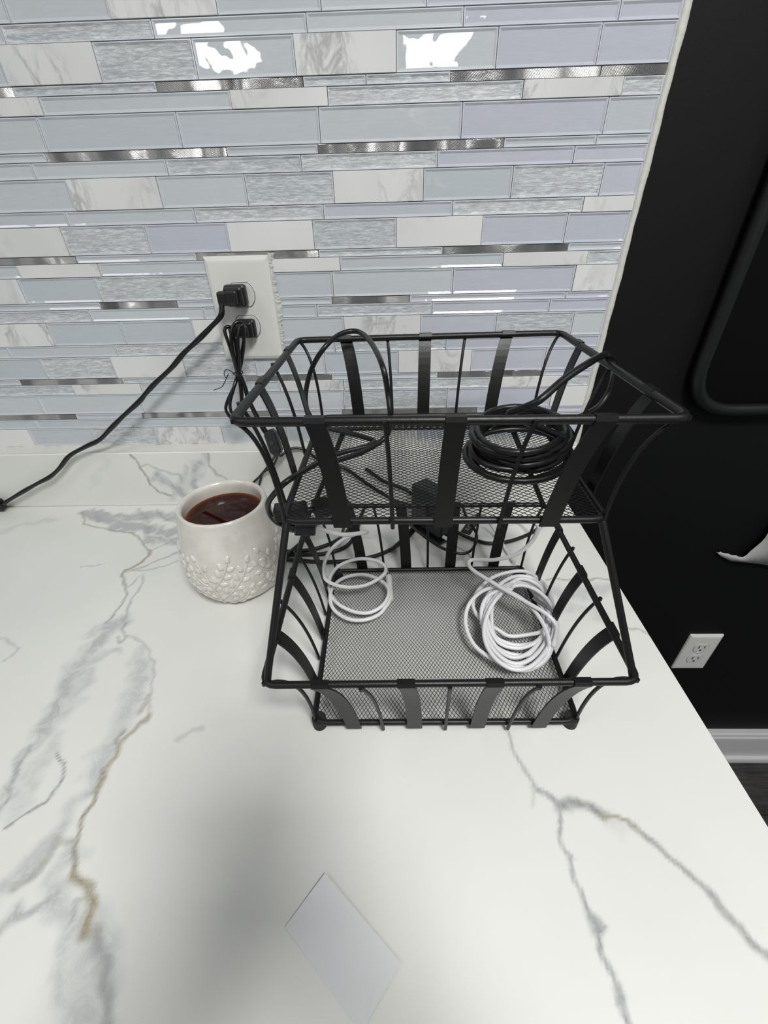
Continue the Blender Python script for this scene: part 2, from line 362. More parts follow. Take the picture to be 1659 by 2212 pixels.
# (pixels seen in the photograph, half width mm at each end, strength, gold amount, softness)
VEINS = [
 ([(180,1105),(183,1133),(210,1140),(240,1145),(265,1148),(290,1152),(303,1165),(310,1175),(325,1190)], 1.1, .8, .55, 1),
 ([(325,1190),(322,1200),(305,1215),(285,1226),(268,1233),(264,1245)], 1.8, .9, .9, 1),
 ([(325,1190),(345,1180),(360,1172),(390,1160)], 1.0, .5, .1, 1), ([(268,1235),(310,1225),(345,1208),(390,1192)], 1.2, .6, .2, 1),
 ([(285,1232),(330,1230),(385,1212)], .8, .5, 0, 1),
 ([(265,1245),(273,1268),(275,1280),(268,1297),(255,1315),(240,1333),(230,1345)], 1.3, .75, .3, 1),
 ([(310,1245),(303,1268),(297,1280),(285,1295),(278,1315),(272,1335)], 1.0, .6, 0, 1), ([(278,1268),(300,1245),(310,1240)], .8, .5, 0, 1),
 ([(270,1345),(262,1360),(272,1378),(258,1390),(250,1378)], 1.3, .6, 0, 1),
 ([(262,1340),(240,1355),(215,1385),(190,1410),(165,1440),(150,1475),(135,1510),(112,1545),(92,1580)], 10, .55, 0, 4),
 ([(92,1580),(70,1610),(45,1650),(28,1685),(20,1720),(0,1755)], 4.5, .5, 0, 3),
 ([(70,1608),(52,1640),(32,1668),(20,1700),(15,1725),(-5,1750)], .9, .5, 0, 1),
 ([(190,1435),(185,1470),(170,1500),(150,1530),(120,1560)], 5, .35, 0, 4),
 ([(120,1600),(100,1630),(75,1660),(60,1690),(45,1740)], 6, .3, 0, 5), 
 ([(235,1345),(205,1360),(185,1375)], 2.5, .3, 0, 3), ([(245,1410),(215,1420),(190,1430)], 4, .4, 0, 3),
 ([(275,1370),(300,1380),(320,1395),(332,1430),(330,1470),(326,1510),(324,1545)], 1.0, .45, .1, 1),
 ([(300,1415),(302,1440),(300,1465),(290,1500),(275,1535),(262,1570),(240,1600),(215,1640),(202,1680)], 7.5, .42, 0, 5),
 ([(322,1500),(315,1520),(300,1540)], 2.5, .55, .8, 2),
 ([(325,1545),(318,1556),(295,1568),(275,1590),(258,1610),(248,1635),(232,1655),(222,1680),(213,1700),(205,1712)], 2.0, .75, .9, 2),
 ([(270,1575),(255,1595),(250,1605)], 1.3, .75, .6, 1),
 ([(222,1660),(214,1690),(208,1712),(198,1735),(188,1755),(178,1775),(170,1800),(164,1830),(162,1850),(161,1875),(162,1893)], 1.4, .95, .8, 1),
 ([(162,1893),(172,1903),(188,1912),(197,1925),(200,1950),(197,1975),(192,2000),(186,2015)], 3.0, .9, .95, 1.5),
 ([(188,1912),(203,1908),(208,1915)], 1.5, .8, .9, 1),
 ([(205,1655),(195,1700),(165,1735),(140,1770),(110,1810),(80,1850),(50,1890),(0,1930)], 4.5, .45, 0, 4),
 ([(160,1820),(140,1822),(122,1815),(105,1850),(70,1890),(30,1920)], 2.2, .5, .45, 2),
 ([(160,1850),(140,1870),(125,1890),(115,1920),(130,1950),(150,1985),(155,2010)], 7, .40, 0, 5),
 ([(112,1945),(95,1940),(75,1955),(55,1970),(25,1985),(0,2015)], 4.0, .62, .8, 2.5),
 ([(195,1920),(180,1945),(160,1950),(155,1985)], 1.2, .45, 0, 1), ([(188,1950),(178,1975),(170,2000)], 1.2, .45, 0, 1),
 ([(130,1930),(135,1960),(145,2000),(135,2040),(125,2080),(118,2110)], 5, .42, 0, 4),
 ([(202,2010),(210,2045),(222,2070),(230,2100),(236,2140),(236,2180),(232,2225)], 2.5, .62, 0, 2),
 ([(180,2030),(190,2070),(200,2110),(190,2150),(180,2190),(180,2230)], 13, .42, 0, 6),
 ([(140,2080),(135,2110),(145,2150),(160,2190)], 6, .40, 0, 4), 
 ([(122,1630),(126,1645),(135,1652),(137,1662),(128,1690),(112,1715),(95,1735),(70,1750),(45,1765),(28,1776),(14,1784)], .8, .95, 0, .8),
 ([(0,1378),(18,1385),(32,1395),(37,1403),(25,1418),(8,1428)], .6, .45, 0, 1),
 ([(172,1225),(200,1222),(222,1220)], .5, .5, 0, 1), ([(0,1150),(60,1130),(120,1122)], 4, .25, 0, 5),
 ([(385,1598),(395,1588),(410,1580),(440,1575)], 1.2, .35, 0, 2),
 ([(1092,1565),(1098,1590),(1106,1615),(1115,1640),(1132,1662),(1150,1688),(1165,1708)], 1.1, .6, 0, 1.5),
 ([(1165,1708),(1180,1718),(1195,1728),(1206,1740)], 1.8, .8, 0, 1),
 ([(1206,1740),(1225,1737),(1250,1735),(1280,1745),(1308,1760)], 3.6, .85, .1, 1.5),
 ([(1308,1760),(1330,1763),(1350,1768),(1362,1780),(1372,1788)], 1.3, .8, .75, 1),
 ([(1372,1788),(1395,1808),(1415,1825),(1435,1842),(1460,1862),(1480,1882),(1500,1900),(1525,1925),(1545,1945),(1562,1966),(1580,1988),(1600,2010),(1625,2040),(1645,2056),(1670,2068)], 2.0, .78, .15, 1.5),
 ([(1206,1740),(1208,1760),(1210,1790),(1213,1815),(1220,1838),(1230,1870),(1240,1900),(1253,1932)], 1.0, .7, 0, 1),
 ([(1220,1835),(1230,1845),(1236,1856)], .7, .5, 0, 1),
 ([(1253,1932),(1260,1952),(1270,1970),(1280,1985)], 1.8, .8, 0, 1), ([(1280,1985),(1287,1998),(1287,2012)], 3.6, .85, 0, 1.5), ([(1287,2005),(1303,2004)], 1.2, .7, 0, 1),
 ([(1287,2012),(1296,2040),(1308,2070),(1320,2100),(1332,2135)], 1.7, .8, 0, 1), ([(1332,2130),(1340,2150),(1343,2170)], 3.0, .8, 0, 1.5), ([(1343,2170),(1350,2195),(1358,2225)], 2.0, .8, 0, 1),
 ([(1150,1700),(1158,1718),(1150,1735)], .8, .3, 0, 1.5), ([(1325,1775),(1340,1790),(1360,1785)], 3, .2, 0, 3),
 ([(1180,1252),(1205,1250),(1230,1254),(1260,1255),(1290,1250),(1320,1252)], 1.2, .7, .8, 1),
 ([(1190,1275),(1230,1285),(1270,1280),(1310,1270)], 8, .35, 0, 5), ([(1210,1310),(1250,1315),(1300,1330)], 5, .25, 0, 4),
 ([(1355,1358),(1380,1360),(1400,1368),(1425,1380)], 1.2, .6, .7, 1),
 ([(600,1212),(650,1222),(700,1232),(760,1228),(830,1238)], 2.5, .35, .8, 3), ([(960,1240),(1030,1235),(1090,1240)], 3, .3, .5, 3),
 ([(190,1108),(230,1120),(280,1118),(330,1112),(395,1118)], 10, .85, 0, 4), ([(250,1135),(310,1140),(360,1150),(395,1148)], 9, .85, 0, 4), ([(320,1165),(350,1168),(395,1170)], 6, .7, 0, 4),
 ([(300,1100),(320,1130),(316,1160)], 3, .4, 0, 2), ([(200,1100),(215,1125),(240,1130)], 2, .35, 0, 2), ([(340,1100),(355,1120),(390,1130)], 1.2, .45, 0, 1.5),
]
CURBV = [
 ([(270,968),(283,985),(298,1000),(303,1015),(318,1030),(325,1045),(345,1062),(368,1070)], 1.3, .85, .7, 1),
 ([(300,1010),(320,1002),(345,1015),(365,1022),(385,1025),(392,1035)], 1.0, .5, 0, 1), ([(448,965),(450,985),(453,1005),(468,1025),(490,1035)], 1.2, .6, 0, 1.5),
 ([(430,1000),(425,1020),(415,1045),(430,1065)], 7, .6, 0, 4), ([(340,1030),(365,1045),(390,1060),(420,1085)], 8, .65, 0, 4), ([(400,1010),(395,1040),(370,1075)], 4, .35, 0, 4),
 ([(395,1090),(400,1060),(420,1030),(440,1010),(440,975)], 3.5, .3, 0, 3), ([(230,1000),(210,1030),(190,1050)], 4, .12, 0, 4),
]
def vein_attr(me, P, veins, z=None, y=None):
    P0 = P; u = P0[:, 0]; w_ = P0[:, 1] if y is None else P0[:, 2]
    def fold(a, b, L, amp, s): k = 2*math.pi/L; return amp*(np.sin(k*(a*.83+b*.57)+s+1.3*np.sin(k*.6*(b-a*.4)+s*2))+.6*np.sin(k*1.9*(b*.9-a*.45)+s*3))
    dx = fold(u, w_, .036, .0011, 1.0)+fold(u, w_, .0105, .0003, 4.0); dy = fold(w_, u, .033, .0011, 2.2)+fold(w_, u, .0118, .0003, 5.1)
    P = P0.copy(); P[:, 0] += dx; P[:, 1 if y is None else 2] += dy
    Pc = P.copy(); Pc[:, 0] += fold(u, w_, .045, .0030, 3.0); Pc[:, 1 if y is None else 2] += fold(w_, u, .038, .0030, 6.0)
    n = len(P); va = np.zeros(n); ga = np.zeros(n); sa = np.zeros(n)
    for pts, hw, st, gold, soft in veins:
        Q = px_list(pts, z, y); best = np.full(n, 1e9)
        rnd = np.random.RandomState(int(abs(Q).sum()*1e4) % 99991)
        PP = Pc if soft >= 2.5 else P
        for a, b in zip(Q[:-1], Q[1:]):
            ab = b-a; t = np.clip(((PP-a)@ab)/(ab@ab), 0, 1); best = np.minimum(best, np.linalg.norm(PP-a-t[:, None]*ab, axis=1))
        w = hw*.001; s = soft*.0011
        f = st*(1-np.clip((best-w*.45)/(w*.75+s), 0, 1))
        if soft >= 2.5: sa = np.maximum(sa, f)
        else: va = np.maximum(va, f)
        ga = np.maximum(ga, gold*(1-np.clip((best-w)/(w+.004), 0, 1)))
    for nm, arr in (('vein', va), ('cloud', sa), ('gold', ga)):
        at_ = me.attributes.new(nm, 'FLOAT', 'POINT'); at_.data.foreach_set('value', arr.astype(np.float32))
def marble_mat():
    t = NT('white_veined_quartz')
    def attr(n): a = t.new('ShaderNodeAttribute', attribute_name=n); return a.outputs['Fac']
    v = t.coords(rand=False); n1 = t.noise(v, 170, 5, .7, .8); n2 = t.noise(v, 46, 5, .68, 1.2); n3 = t.noise(v, 7, 3)
    vn = t.math('MULTIPLY', attr('vein'), t.math('ADD', .35, t.math('MULTIPLY', n1, 1.3)))
    web = t.ramp(n2, [(.28, (.45, .45, .45)), (.45, (1, 1, 1)), (.54, (.50, .50, .50)), (.68, (.12, .12, .12))])
    cl = t.math('MULTIPLY', attr('cloud'), t.math('ADD', .40, t.math('MULTIPLY', web, .85)))
    base = t.ramp(n3, [(.3, (.695, .705, .670)), (.7, (.735, .745, .71))])
    c1 = t.mix(t.math('MULTIPLY', cl, 1.35), base, (.43, .45, .455))
    vc = t.mix(attr('gold'), (.27, .285, .30), (.33, .29, .20))
    c2 = t.mix(t.math('MINIMUM', t.math('MULTIPLY', vn, 1.0), 1.0), c1, vc)
    t.link(c2, t.b.inputs['Base Color']); t.set(Roughness=.33, IOR=1.45); return t.m
QUARTZ = marble_mat()
def grid_slab(name, x0, x1, y0, y1, st, veins, zc, thick):
    nx, ny = int((x1-x0)/st), int((y1-y0)/st)
    X, Y = np.meshgrid(np.linspace(x0, x1, nx+1), np.linspace(y0, y1, ny+1)); P = np.stack([X.ravel(), Y.ravel(), np.full(X.size, zc)], 1)
    idx = np.arange(X.size).reshape(ny+1, nx+1)
    F = np.stack([idx[:-1, :-1].ravel(), idx[:-1, 1:].ravel(), idx[1:, 1:].ravel(), idx[1:, :-1].ravel()], 1)
    n0 = len(P); P2 = np.concatenate([P, [[x0, y0, zc-thick], [x1, y0, zc-thick], [x1, y1, zc-thick], [x0, y1, zc-thick]]])
    fs = F.tolist(); b = n0
    fs.append([b, b+3, b+2, b+1])
    fs.append([b, b+1]+idx[0, ::-1].tolist()); fs.append([b+2, b+3]+idx[-1, :].tolist())
    fs.append([b+1, b+2]+idx[::-1, -1].tolist()); fs.append([b+3, b]+idx[:, 0].tolist())
    me = bpy.data.meshes.new(name); me.from_pydata(P2.tolist(), [], fs); me.update()
    vein_attr(me, P2, veins, z=zc); return me
ct = obj('countertop', grid_slab('countertop', -.80, .2935, -.665, .002, .0022, VEINS, 0.0, .030), QUARTZ)
tag(ct, 'white quartz countertop with grey and gold veins, carrying the basket and mug', 'countertop')
# upstand strip at the wall foot
x0, x1, st = -.80, .2935, .0022; nx = int((x1-x0)/st); nz = int(.1/st)
X, Zg = np.meshgrid(np.linspace(x0, x1, nx+1), np.linspace(.0005, .1, nz+1)); P = np.stack([X.ravel(), np.full(X.size, -.02), Zg.ravel()], 1)
idx = np.arange(X.size).reshape(nz+1, nx+1); F = np.stack([idx[:-1, :-1].ravel(), idx[:-1, 1:].ravel(), idx[1:, 1:].ravel(), idx[1:, :-1].ravel()], 1).tolist()
b = len(P); P2 = np.concatenate([P, [[x0, -.0185, .1015], [x1, -.0185, .1015], [x1, .0035, .1015], [x0, .0035, .1015], [x1, .0035, 0.0005], [x0, .0035, 0.0005]]])
F.append([b, b+1, b+2, b+3]); F.append(idx[-1, :].tolist()+[b+1, b]); F.append([b+1]+idx[::-1, -1].tolist()+[b+4, b+2]); F.append([b+3, b+5]+idx[:, 0].tolist()+[b]); F.append([b+2, b+4, b+5, b+3])
me = bpy.data.meshes.new('upstand'); me.from_pydata(P2.tolist(), [], F); me.update(); vein_attr(me, P2, CURBV, y=-.02)
tag(obj('backsplash_upstand', me, QUARTZ), 'low white veined quartz strip standing along the wall behind the counter', 'backsplash')
# caulk along the top of the upstand
vs = []; fs = []; N = 300
for i in range(N+1):
    x = -.80+1.09*i/N; w = .0012*math.sin(i*.37)+.0008*math.sin(i*1.1)
    vs += [(x, -.0172+w*.5, .1017), (x, -.009, .1045+w*.4), (x, -.0005, .1072+w*.5), (x, .002, .1076+w*.5)]
for i in range(N):
    for k in range(3): fs.append([i*4+k, i*4+k+1, i*4+k+5, i*4+k+4])
struct(obj('trim_2', mesh('trim_2', vs, fs, True), CAULK))
# cabinet carrying the counter
CABM = plain('white_cabinet_paint', (.6, .6, .6), .4)
cab = thing('base_cabinet', (-.25, -.3, FLOOR), 'white base cabinet under the quartz countertop', 'cabinet')
m = MB(); m.box((-.79, -.60, FLOOR+.1), (.26, .006, -.031), bev=.002); o = m.build('body', CABM, cab); o.matrix_parent_inverse = Matrix.Translation((.25, .3, -FLOOR))
m = MB(); m.box((-.78, -.54, FLOOR), (.25, .0, FLOOR+.1)); o = m.build('toe_kick', SLOT, cab); o.matrix_parent_inverse = Matrix.Translation((.25, .3, -FLOOR))
for k in range(3):
    m = MB(); m.box((-.785+k*.35, -.62, FLOOR+.11), (-.445+k*.35, -.60, -.04), bev=.003); o = m.build('door', CABM, cab); o.matrix_parent_inverse = Matrix.Translation((.25, .3, -FLOOR))
def part(mb, name, mat, root):
    o = mb.build(name, mat, root); o.matrix_parent_inverse = Matrix.Translation(-Vector(root.location)); return o
# ================================================================ outlets
def receptacle_outline(w, h, n=20):
    """round sides cut flat at top and bottom"""
    pts = []
    r = w/2; a0 = math.asin(min(1, h/2/r))
    for s in (1, -1):
        for k in range(n+1):
            a = -a0+2*a0*k/n
            pts.append((s*r*math.cos(a), s*r*math.sin(a)))
    return pts
def prism(mb, pts, y0, y1, cx, cz, sc=1):
    n = len(pts); vs = [(cx+x, y0, cz+z) for x, z in pts]+[(cx+x*sc, y1, cz+z*sc) for x, z in pts]
    fs = [[i, (i+1) % n, n+(i+1) % n, n+i] for i in range(n)]+[list(range(n, 2*n)), list(range(n))[::-1]]
    mb.add(vs, fs)
def outlet(cx, cz, yb, w, h, label, sp, plugged):
    r = thing('wall_outlet', (cx, yb, cz), label, 'outlet')
    m = MB(); bm = bmesh.new(); d = .0062
    o = [(-w/2, -h/2), (w/2, -h/2), (w/2, h/2), (-w/2, h/2)]
    Ls = [(0, 0), (0, .0015), (.0012, .0042), (.005, .0060), (.0075, d)]
    vs = []; fs = []
    for ins, y in Ls:
        for sx, sz in ((-1, -1), (1, -1), (1, 1), (-1, 1)): vs.append((cx+sx*(w/2-ins), yb-y, cz+sz*(h/2-ins)))
    for i in range(len(Ls)-1):
        for k in range(4): fs.append([i*4+k, i*4+(k+1) % 4, (i+1)*4+(k+1) % 4, (i+1)*4+k])
    e = (len(Ls)-1)*4; fs.append([e, e+1, e+2, e+3]); m.add(vs, fs); part(m, 'cover_plate', WHITE_PL, r)
    for s in (1, -1):
        zc = cz+s*sp; q = receptacle_outline(.0345, .0285)
        m = MB(); prism(m, [(x*1.035, z*1.04) for x, z in q], yb-d+.0003, yb-d-.00015, cx, zc); part(m, 'recess_ring', SLOT if plugged else plain('ring_shadow', (.25, .25, .24), .6), r)
        m = MB(); prism(m, q, yb-d, yb-d-.0013, cx, zc, .98); rc = part(m, 'receptacle', WHITE_RE, r)
        for sx, hh in ((-.0064, .0082), (.0064, .0066)):
            m = MB(); m.box((cx+sx-.0011, yb-d-.0016, zc+.0035-hh/2), (cx+sx+.0011, yb-d-.0010, zc+.0035+hh/2)); x = m.build('slot', SLOT, rc)
        m = MB(); prism(m, receptacle_outline(.0052, .0040, 8), yb-d-.0010, yb-d-.0016, cx, zc-.0072); m.build('ground_hole', SLOT, rc)
    m = MB(); prism(m, receptacle_outline(.0062, .0061, 8), yb-d, yb-d-.0009, cx, cz, .8); part(m, 'screw', SCREW, r)
    return r
LO = (-.2005, .3052); 
outlet(LO[0], LO[1], .0, .085, .129, 'large white duplex outlet plate on the tiled wall with two black plugs', .0197, True)
outlet(.7005, -.4435, .008, .074, .121, 'white duplex outlet with empty sockets low on the black wall', .0197, False)
# rough dried paint and caulk at the right side of the plate
rnd = random.Random(11); m = MB()
vs = []; fs = []; N = 70
for i in range(N+1):
    z = .372-.130*i/N; w = .0035+.0035*max(0, math.sin(i*.16+2.2))+rnd.uniform(-.0008, .0012)
    vs += [(-.1585, -.0030, z), (-.1565+w*.35, -.0036-rnd.uniform(0, .0016), z), (-.1575+w, .0006, z)]
for i in range(N):
    for k in range(2): fs.append([i*3+k, i*3+k+1, i*3+k+4, i*3+k+3])
m.add(vs, fs); struct(m.build('trim_3', CAULK))
# plugs
def plug_body(mb, c, w, h, d, tilt=0):
    """rounded block standing out of the wall, stepping down to a neck"""
    for (sw, sh, a, b, bv) in ((1, 1, 0, .45, .0035), (.86, .86, .45, .72, .003), (.55, .62, .72, 1.0, .0025)):
        mb.box((c[0]-w/2*sw, c[1]-d*b, c[2]-h/2*sh), (c[0]+w/2*sw, c[1]-d*a, c[2]+h/2*sh), bev=bv)
# ================================================================ cords
def cord(name, pts, r, mat, label, cat='cable', sub=8, n=8, root=None, flat=1.0):
    m = MB(); m.tube(crom(pts, sub), r, n, flat=flat)
    if root is None: o = m.build(name, mat); tag(o, label, cat); return o
    return part(m, name, mat, root)
Yw = -.034
pc = thing('plugged_power_cable', (-.2, -.03, .325), 'black power cord plugged in the upper socket, running down left along the wall', 'power cord')
m = MB(); plug_body(m, (-.2055, -.0075, .3255), .028, .026, .030); m.box((-.2255, -.034, .3155), (-.208, -.021, .3325), bev=.003); part(m, 'plug', BLACKPL, pc)
P0 = [Vector((-.2215, -.030, .3225))]+[at(a, b, y=Yw) for a, b in ((478,680),(455,707),(425,737),(398,762),(370,795),(335,828),(315,850),(300,868),(265,900),(240,925),(215,950),(185,965),(150,985),(128,1012),(108,1030),(80,1045),(50,1062),(20,1080),(4,1090))]
rsx = [.0032+.0007*math.sin(i*.9) for i in range(len(P0))]
m = MB(); C0 = crom(P0, 8); m.tube(C0, .0030, 10, rs=[.0031+.0006*math.sin(i*.22)**2 for i in range(len(C0))]); part(m, 'cord', BLACKGLOSS, pc)
m = MB(); e = P0[-1]; m.box((e.x-.020, e.y-.006, e.z-.010), (e.x+.002, e.y+.006, e.z+.010), bev=.002); part(m, 'connector', BLACKPL, pc)
# the folded cord hanging from the lower socket
fc = thing('folded_power_cord', (-.2, -.03, .285), 'black lamp cord folded in a bundle with a twist tie, hanging from the lower socket', 'power cord')
m = MB(); plug_body(m, (-.2005, -.0075, .2845), .026, .024, .026); m.box((-.2215, -.030, .2765), (-.200, -.020, .2905), bev=.003); part(m, 'plug', BLACKPL, fc)
def wy(lst): return [at(a, b, y=yy) for a, b, yy in lst]
loops = [
 [(520,712,-.030),(508,705,-.040),(500,715,-.046),(500,745,-.048),(508,790,-.046),(513,806,-.044),(508,830,-.046),(492,865,-.048),(488,885,-.048),(498,902,-.046),(512,912,-.042)],
 [(513,806,-.050),(500,760,-.054),(487,722,-.052),(486,710,-.050),(493,706,-.048),(500,712,-.046),(510,750,-.044),(517,806,-.040),(523,850,-.040),(520,880,-.042),(516,898,-.044)],
 [(514,806,-.054),(505,768,-.058),(499,725,-.056),(505,702,-.052),(516,695,-.048),(525,702,-.046),(527,730,-.044),(520,775,-.043),(514,806,-.040),(505,838,-.052),(497,870,-.054),(500,890,-.052),(513,900,-.048)],
 [(517,806,-.052),(516,770,-.056),(514,730,-.056),(519,706,-.052),(525,706,-.050),(527,740,-.049),(522,780,-.048),(517,806,-.048),(520,840,-.050),(522,870,-.052),(524,900,-.048),(526,905,-.046)],
 [(516,806,-.044),(526,830,-.044),(536,865,-.044),(548,890,-.044),(560,915,-.044),(572,935,-.044),(583,944,-.044)],
 [(518,806,-.050),(530,835,-.050),(541,868,-.050),(556,898,-.048),(570,922,-.046),(582,942,-.045)],
]
m = MB()
for L in loops: m.tube(crom(wy(L), 8), .0023, 8)
part(m, 'cord', BLACKGLOSS, fc)
m = MB(); c = at(514, 806, y=-.048)
m.tube([c+Vector((math.cos(a)*.0062, math.sin(a)*.0085, .0008*math.sin(2*a))) for a in [2*math.pi*k/20 for k in range(20)]], .0008, 6, closed=True)
m.tube(crom(wy([(505,806,-.055),(490,798,-.057),(484,806,-.057),(488,816,-.056),(493,808,-.056),(487,822,-.056),(480,835,-.056),(470,840,-.056),(461,843,-.056)]), 8), .0006, 6)
part(m, 'twist_tie', BLACKPL, fc)
# inline switch, octagonal
m = MB(); c = at(591, 955, y=-.045)
axx = Vector((.25, -.30, -.92)).normalized(); sdx = axx.cross(Vector((0, -1, .2))).normalized(); nn = axx.cross(sdx)
oc = [(-.009, -.0135), (-.005, -.0195), (.005, -.0195), (.009, -.0135), (.009, .0135), (.005, .0195), (-.005, .0195), (-.009, .0135)]
vs = [c+sdx*x+axx*z+nn*d for d in (-.006, .006) for x, z in oc]; vs2 = [c+sdx*x*.8+axx*z*.9+nn*d for d in (-.0085, .0085) for x, z in oc]
V = vs2[:8]+vs[:8]+vs[8:]+vs2[8:]; fs = [list(range(8))[::-1], list(range(24, 32))]
for L in range(3):
    for k in range(8): fs.append([L*8+k, L*8+(k+1) % 8, L*8+8+(k+1) % 8, L*8+8+k])
m.add(V, fs); part(m, 'inline_switch', BLACKPL, fc)
m = MB(); m.tube([c+nn*.0082, c+nn*.0105], .0035, 10); m.tube([c-nn*.0082, c-nn*.0105], .0035, 10); part(m, 'switch_wheel', DARKGREYPL, fc)
m = MB()
m.tube(crom([at(600,974,y=-.050), at(606,985,y=-.040), at(622,972,y=-.030), at(645,968,y=-.0245), at(668,978,y=-.0245), at(700,1010,y=-.0245), at(722,1060,y=-.0245), at(735,1100,z=.004)], 8), .0022, 8)
m.tube(crom([at(598,976,y=-.052), at(590,992,y=-.042), at(575,1012,y=-.034), at(560,1030,y=-.028), at(545,1046,y=-.025), at(535,1075,y=-.0245), at(530,1100,z=.003)], 8), .0019, 8)
m.tube(crom([at(600,976,y=-.050), at(598,990,y=-.042), at(588,1008,y=-.034), at(568,1022,y=-.028), at(562,1040,y=-.025), at(556,1060,y=-.0245), at(550,1098,z=.003)], 8), .0019, 8)
part(m, 'cord', BLACKGLOSS, fc)
# ================================================================ two-tier wire basket
RK = thing('two_tier_basket', (.042, -.31, 0), 'black two-tier wire and mesh basket stand on the white countertop', 'basket')
zR1, zF1, zR2, zF2 = .100, .010, .294, .211
R1 = [at(567,1480,z=zR1), at(1380,1472,z=zR1), at(1178,1090,z=zR1), at(672,1094,z=zR1)]
F1 = [Vector((-.0790, -.4165, zF1)), Vector((.1705, -.4150, zF1)), Vector((.1715, -.2010, zF1)), Vector((-.0825, -.2040, zF1))]
R2 = [at(499,912,z=zR2), at(1492,904,z=zR2), at(1212,719,z=zR2), at(643,735,z=zR2)]
F2 = [at(610,1126,z=zF2), at(1312,1122,z=zF2), None, None]
ex = (F2[1]-F2[0]).normalized(); ey = Vector((-ex.y, ex.x, 0))
F2[2] = F2[1]+ey*.213; F2[3] = F2[0]+ey*.213
rr, fr, wr = .0031, .0029, .00165
def ln(a, b, t): return a*(1-t)+b*t
for Rm, Fm in ((R1, F1), (R2, F2)):
    m = MB(); m.tube(rrect(Rm, .011), rr if Rm is R1 else .0034, 10, closed=True); part(m, 'rim', METAL, RK)
    m = MB(); m.tube(rrect(Fm, .013), fr, 10, closed=True); part(m, 'floor_frame', METAL, RK)
def bez(R, B, n=12, low=.0):
    C = Vector((B.x+low*(R.x-B.x), B.y+low*(R.y-B.y), R.z-(.12+low*.6)*(R.z-B.z)))
    return [R*(1-t)**2+C*2*t*(1-t)+B*t*t for t in [k/n for k in range(n+1)]]
def rib_flat(Rm, Fm, side, t, name='flat_slat'):
    a, b, c, d = Rm[side], Rm[(side+1) % 4], Fm[side], Fm[(side+1) % 4]
    R = ln(a, b, t); B = ln(c, d, t); e = (b-a).normalized(); out = Vector((e.y, -e.x, 0))
    R = R+out*.0034; B = B+out*.0036-Vector((0, 0, .0036))
    P = bez(R, B, 12, .30); hw = .0070; th = .0007
    top = [R-out*.0062+Vector((0, 0, .0005)), R-out*.0050+Vector((0, 0, .0031)), R-out*.0008+Vector((0, 0, .0031))]
    P = top+P
    vs = []
    for i, p in enumerate(P):
        q = P[min(i+1, len(P)-1)]-P[max(i-1, 0)]; nrm = q.cross(e).normalized()
        for s in (-1, 1):
            for u in (-1, 1): vs.append(p+e*hw*s+nrm*th*u)
    fs = []
    for i in range(len(P)-1):
        for a0, b0 in ((0, 1), (1, 3), (3, 2), (2, 0)): fs.append([i*4+a0, i*4+b0, i*4+4+b0, i*4+4+a0])
    fs += [[0, 2, 3, 1], [len(vs)-4, len(vs)-3, len(vs)-1, len(vs)-2]]
    m = MB(); m.add(vs, fs); part(m, name, METAL, RK)
def rib_wire(Rm, Fm, side, t):
    a, b, c, d = Rm[side], Rm[(side+1) % 4], Fm[side], Fm[(side+1) % 4]
    R = ln(a, b, t); B = ln(c, d, t); e = (b-a).normalized(); out = Vector((e.y, -e.x, 0))
    if t == 0:
        e2 = (Rm[side]-Rm[side-1]).normalized(); o2 = Vector((e2.y, -e2.x, 0)); out = (out+o2)*.5; R = R-out*.0065; B = B-out*.0075
    R = R+out*(rr+wr*.8); B = B+out*(fr+wr)-Vector((0, 0, .004))
    P = [R+Vector((0, 0, .0012))]+bez(R, B, 12, 0 if t == 0 else .28)
    m = MB(); m.tube(P, wr, 8); m.tube([R+Vector((0, 0, -.0012)), R+Vector((0, 0, .0018))], .0019, 8); part(m, 'wire_rib', METAL, RK)
for side, fl, wi in ((0, (.155, .385, .62, .85), (0, .265, .50, .735)), (2, (.15, .38, .615, .85), (0, .265, .5, .735)), (1, (.2, .50, .80), (0, .35, .65)), (3, (.2, .50, .80), (0, .35, .65))):
    for t in fl: rib_flat(R1, F1, side, t)
    for t in wi: rib_wire(R1, F1, side, t)
for side, fl, wi in ((0, (.19, .5, .82), (0, .345, .67)), (2, (.2, .515, .82), (0, .36, .66)), (1, (.21, .79), (0, .5)), (3, (.21, .66), (0, .42, .86))):
    for t in fl: rib_flat(R2, F2, side, t)
    for t in wi: rib_wire(R2, F2, side, t)
# posts: up from the lower rim to the upper floor
for i in (0, 1, 2, 3):
    c1 = (R1[0]+R1[1]+R1[2]+R1[3])/4; a = ln(R1[i], c1, .02)
    if i < 2: b = ln(F2[i], (F2[0]+F2[2])/2, .02)-Vector((0, 0, .0022)); pts = [a+Vector((0, 0, -.001)), a+(b-a)*.06, b]
    else: b = Vector((ln(F2[i], F2[1 if i == 2 else 0], .06).x, F2[i].y-.085, F2[i].z-.005)); b.x = ln(F2[i], F2[(5-i) % 4 if i == 2 else 2], .12).x; b = Vector((b.x, R1[i].y+.004, F2[0].z-.0055)); pts = [a, a+(b-a)*.1, b]
    m = MB(); m.tube(pts, .0030, 10); part(m, 'post', METAL, RK)
m = MB(); 
yb_ = R1[2].y+.004
m.tube([Vector((F2[3].x+.001, yb_, zF2-.0056)), Vector((F2[2].x-.001, yb_, zF2-.0056))], .0025, 8); part(m, 'cross_bar', METAL, RK)
for i in range(4):
    c1 = (F1[0]+F1[1]+F1[2]+F1[3])/4; p = ln(F1[i], c1, .035)
    m = MB(); m.tube([(p.x, p.y, 0.0002), (p.x, p.y, .012)], .0068, 16); part(m, 'foot', RUBBER, RK)
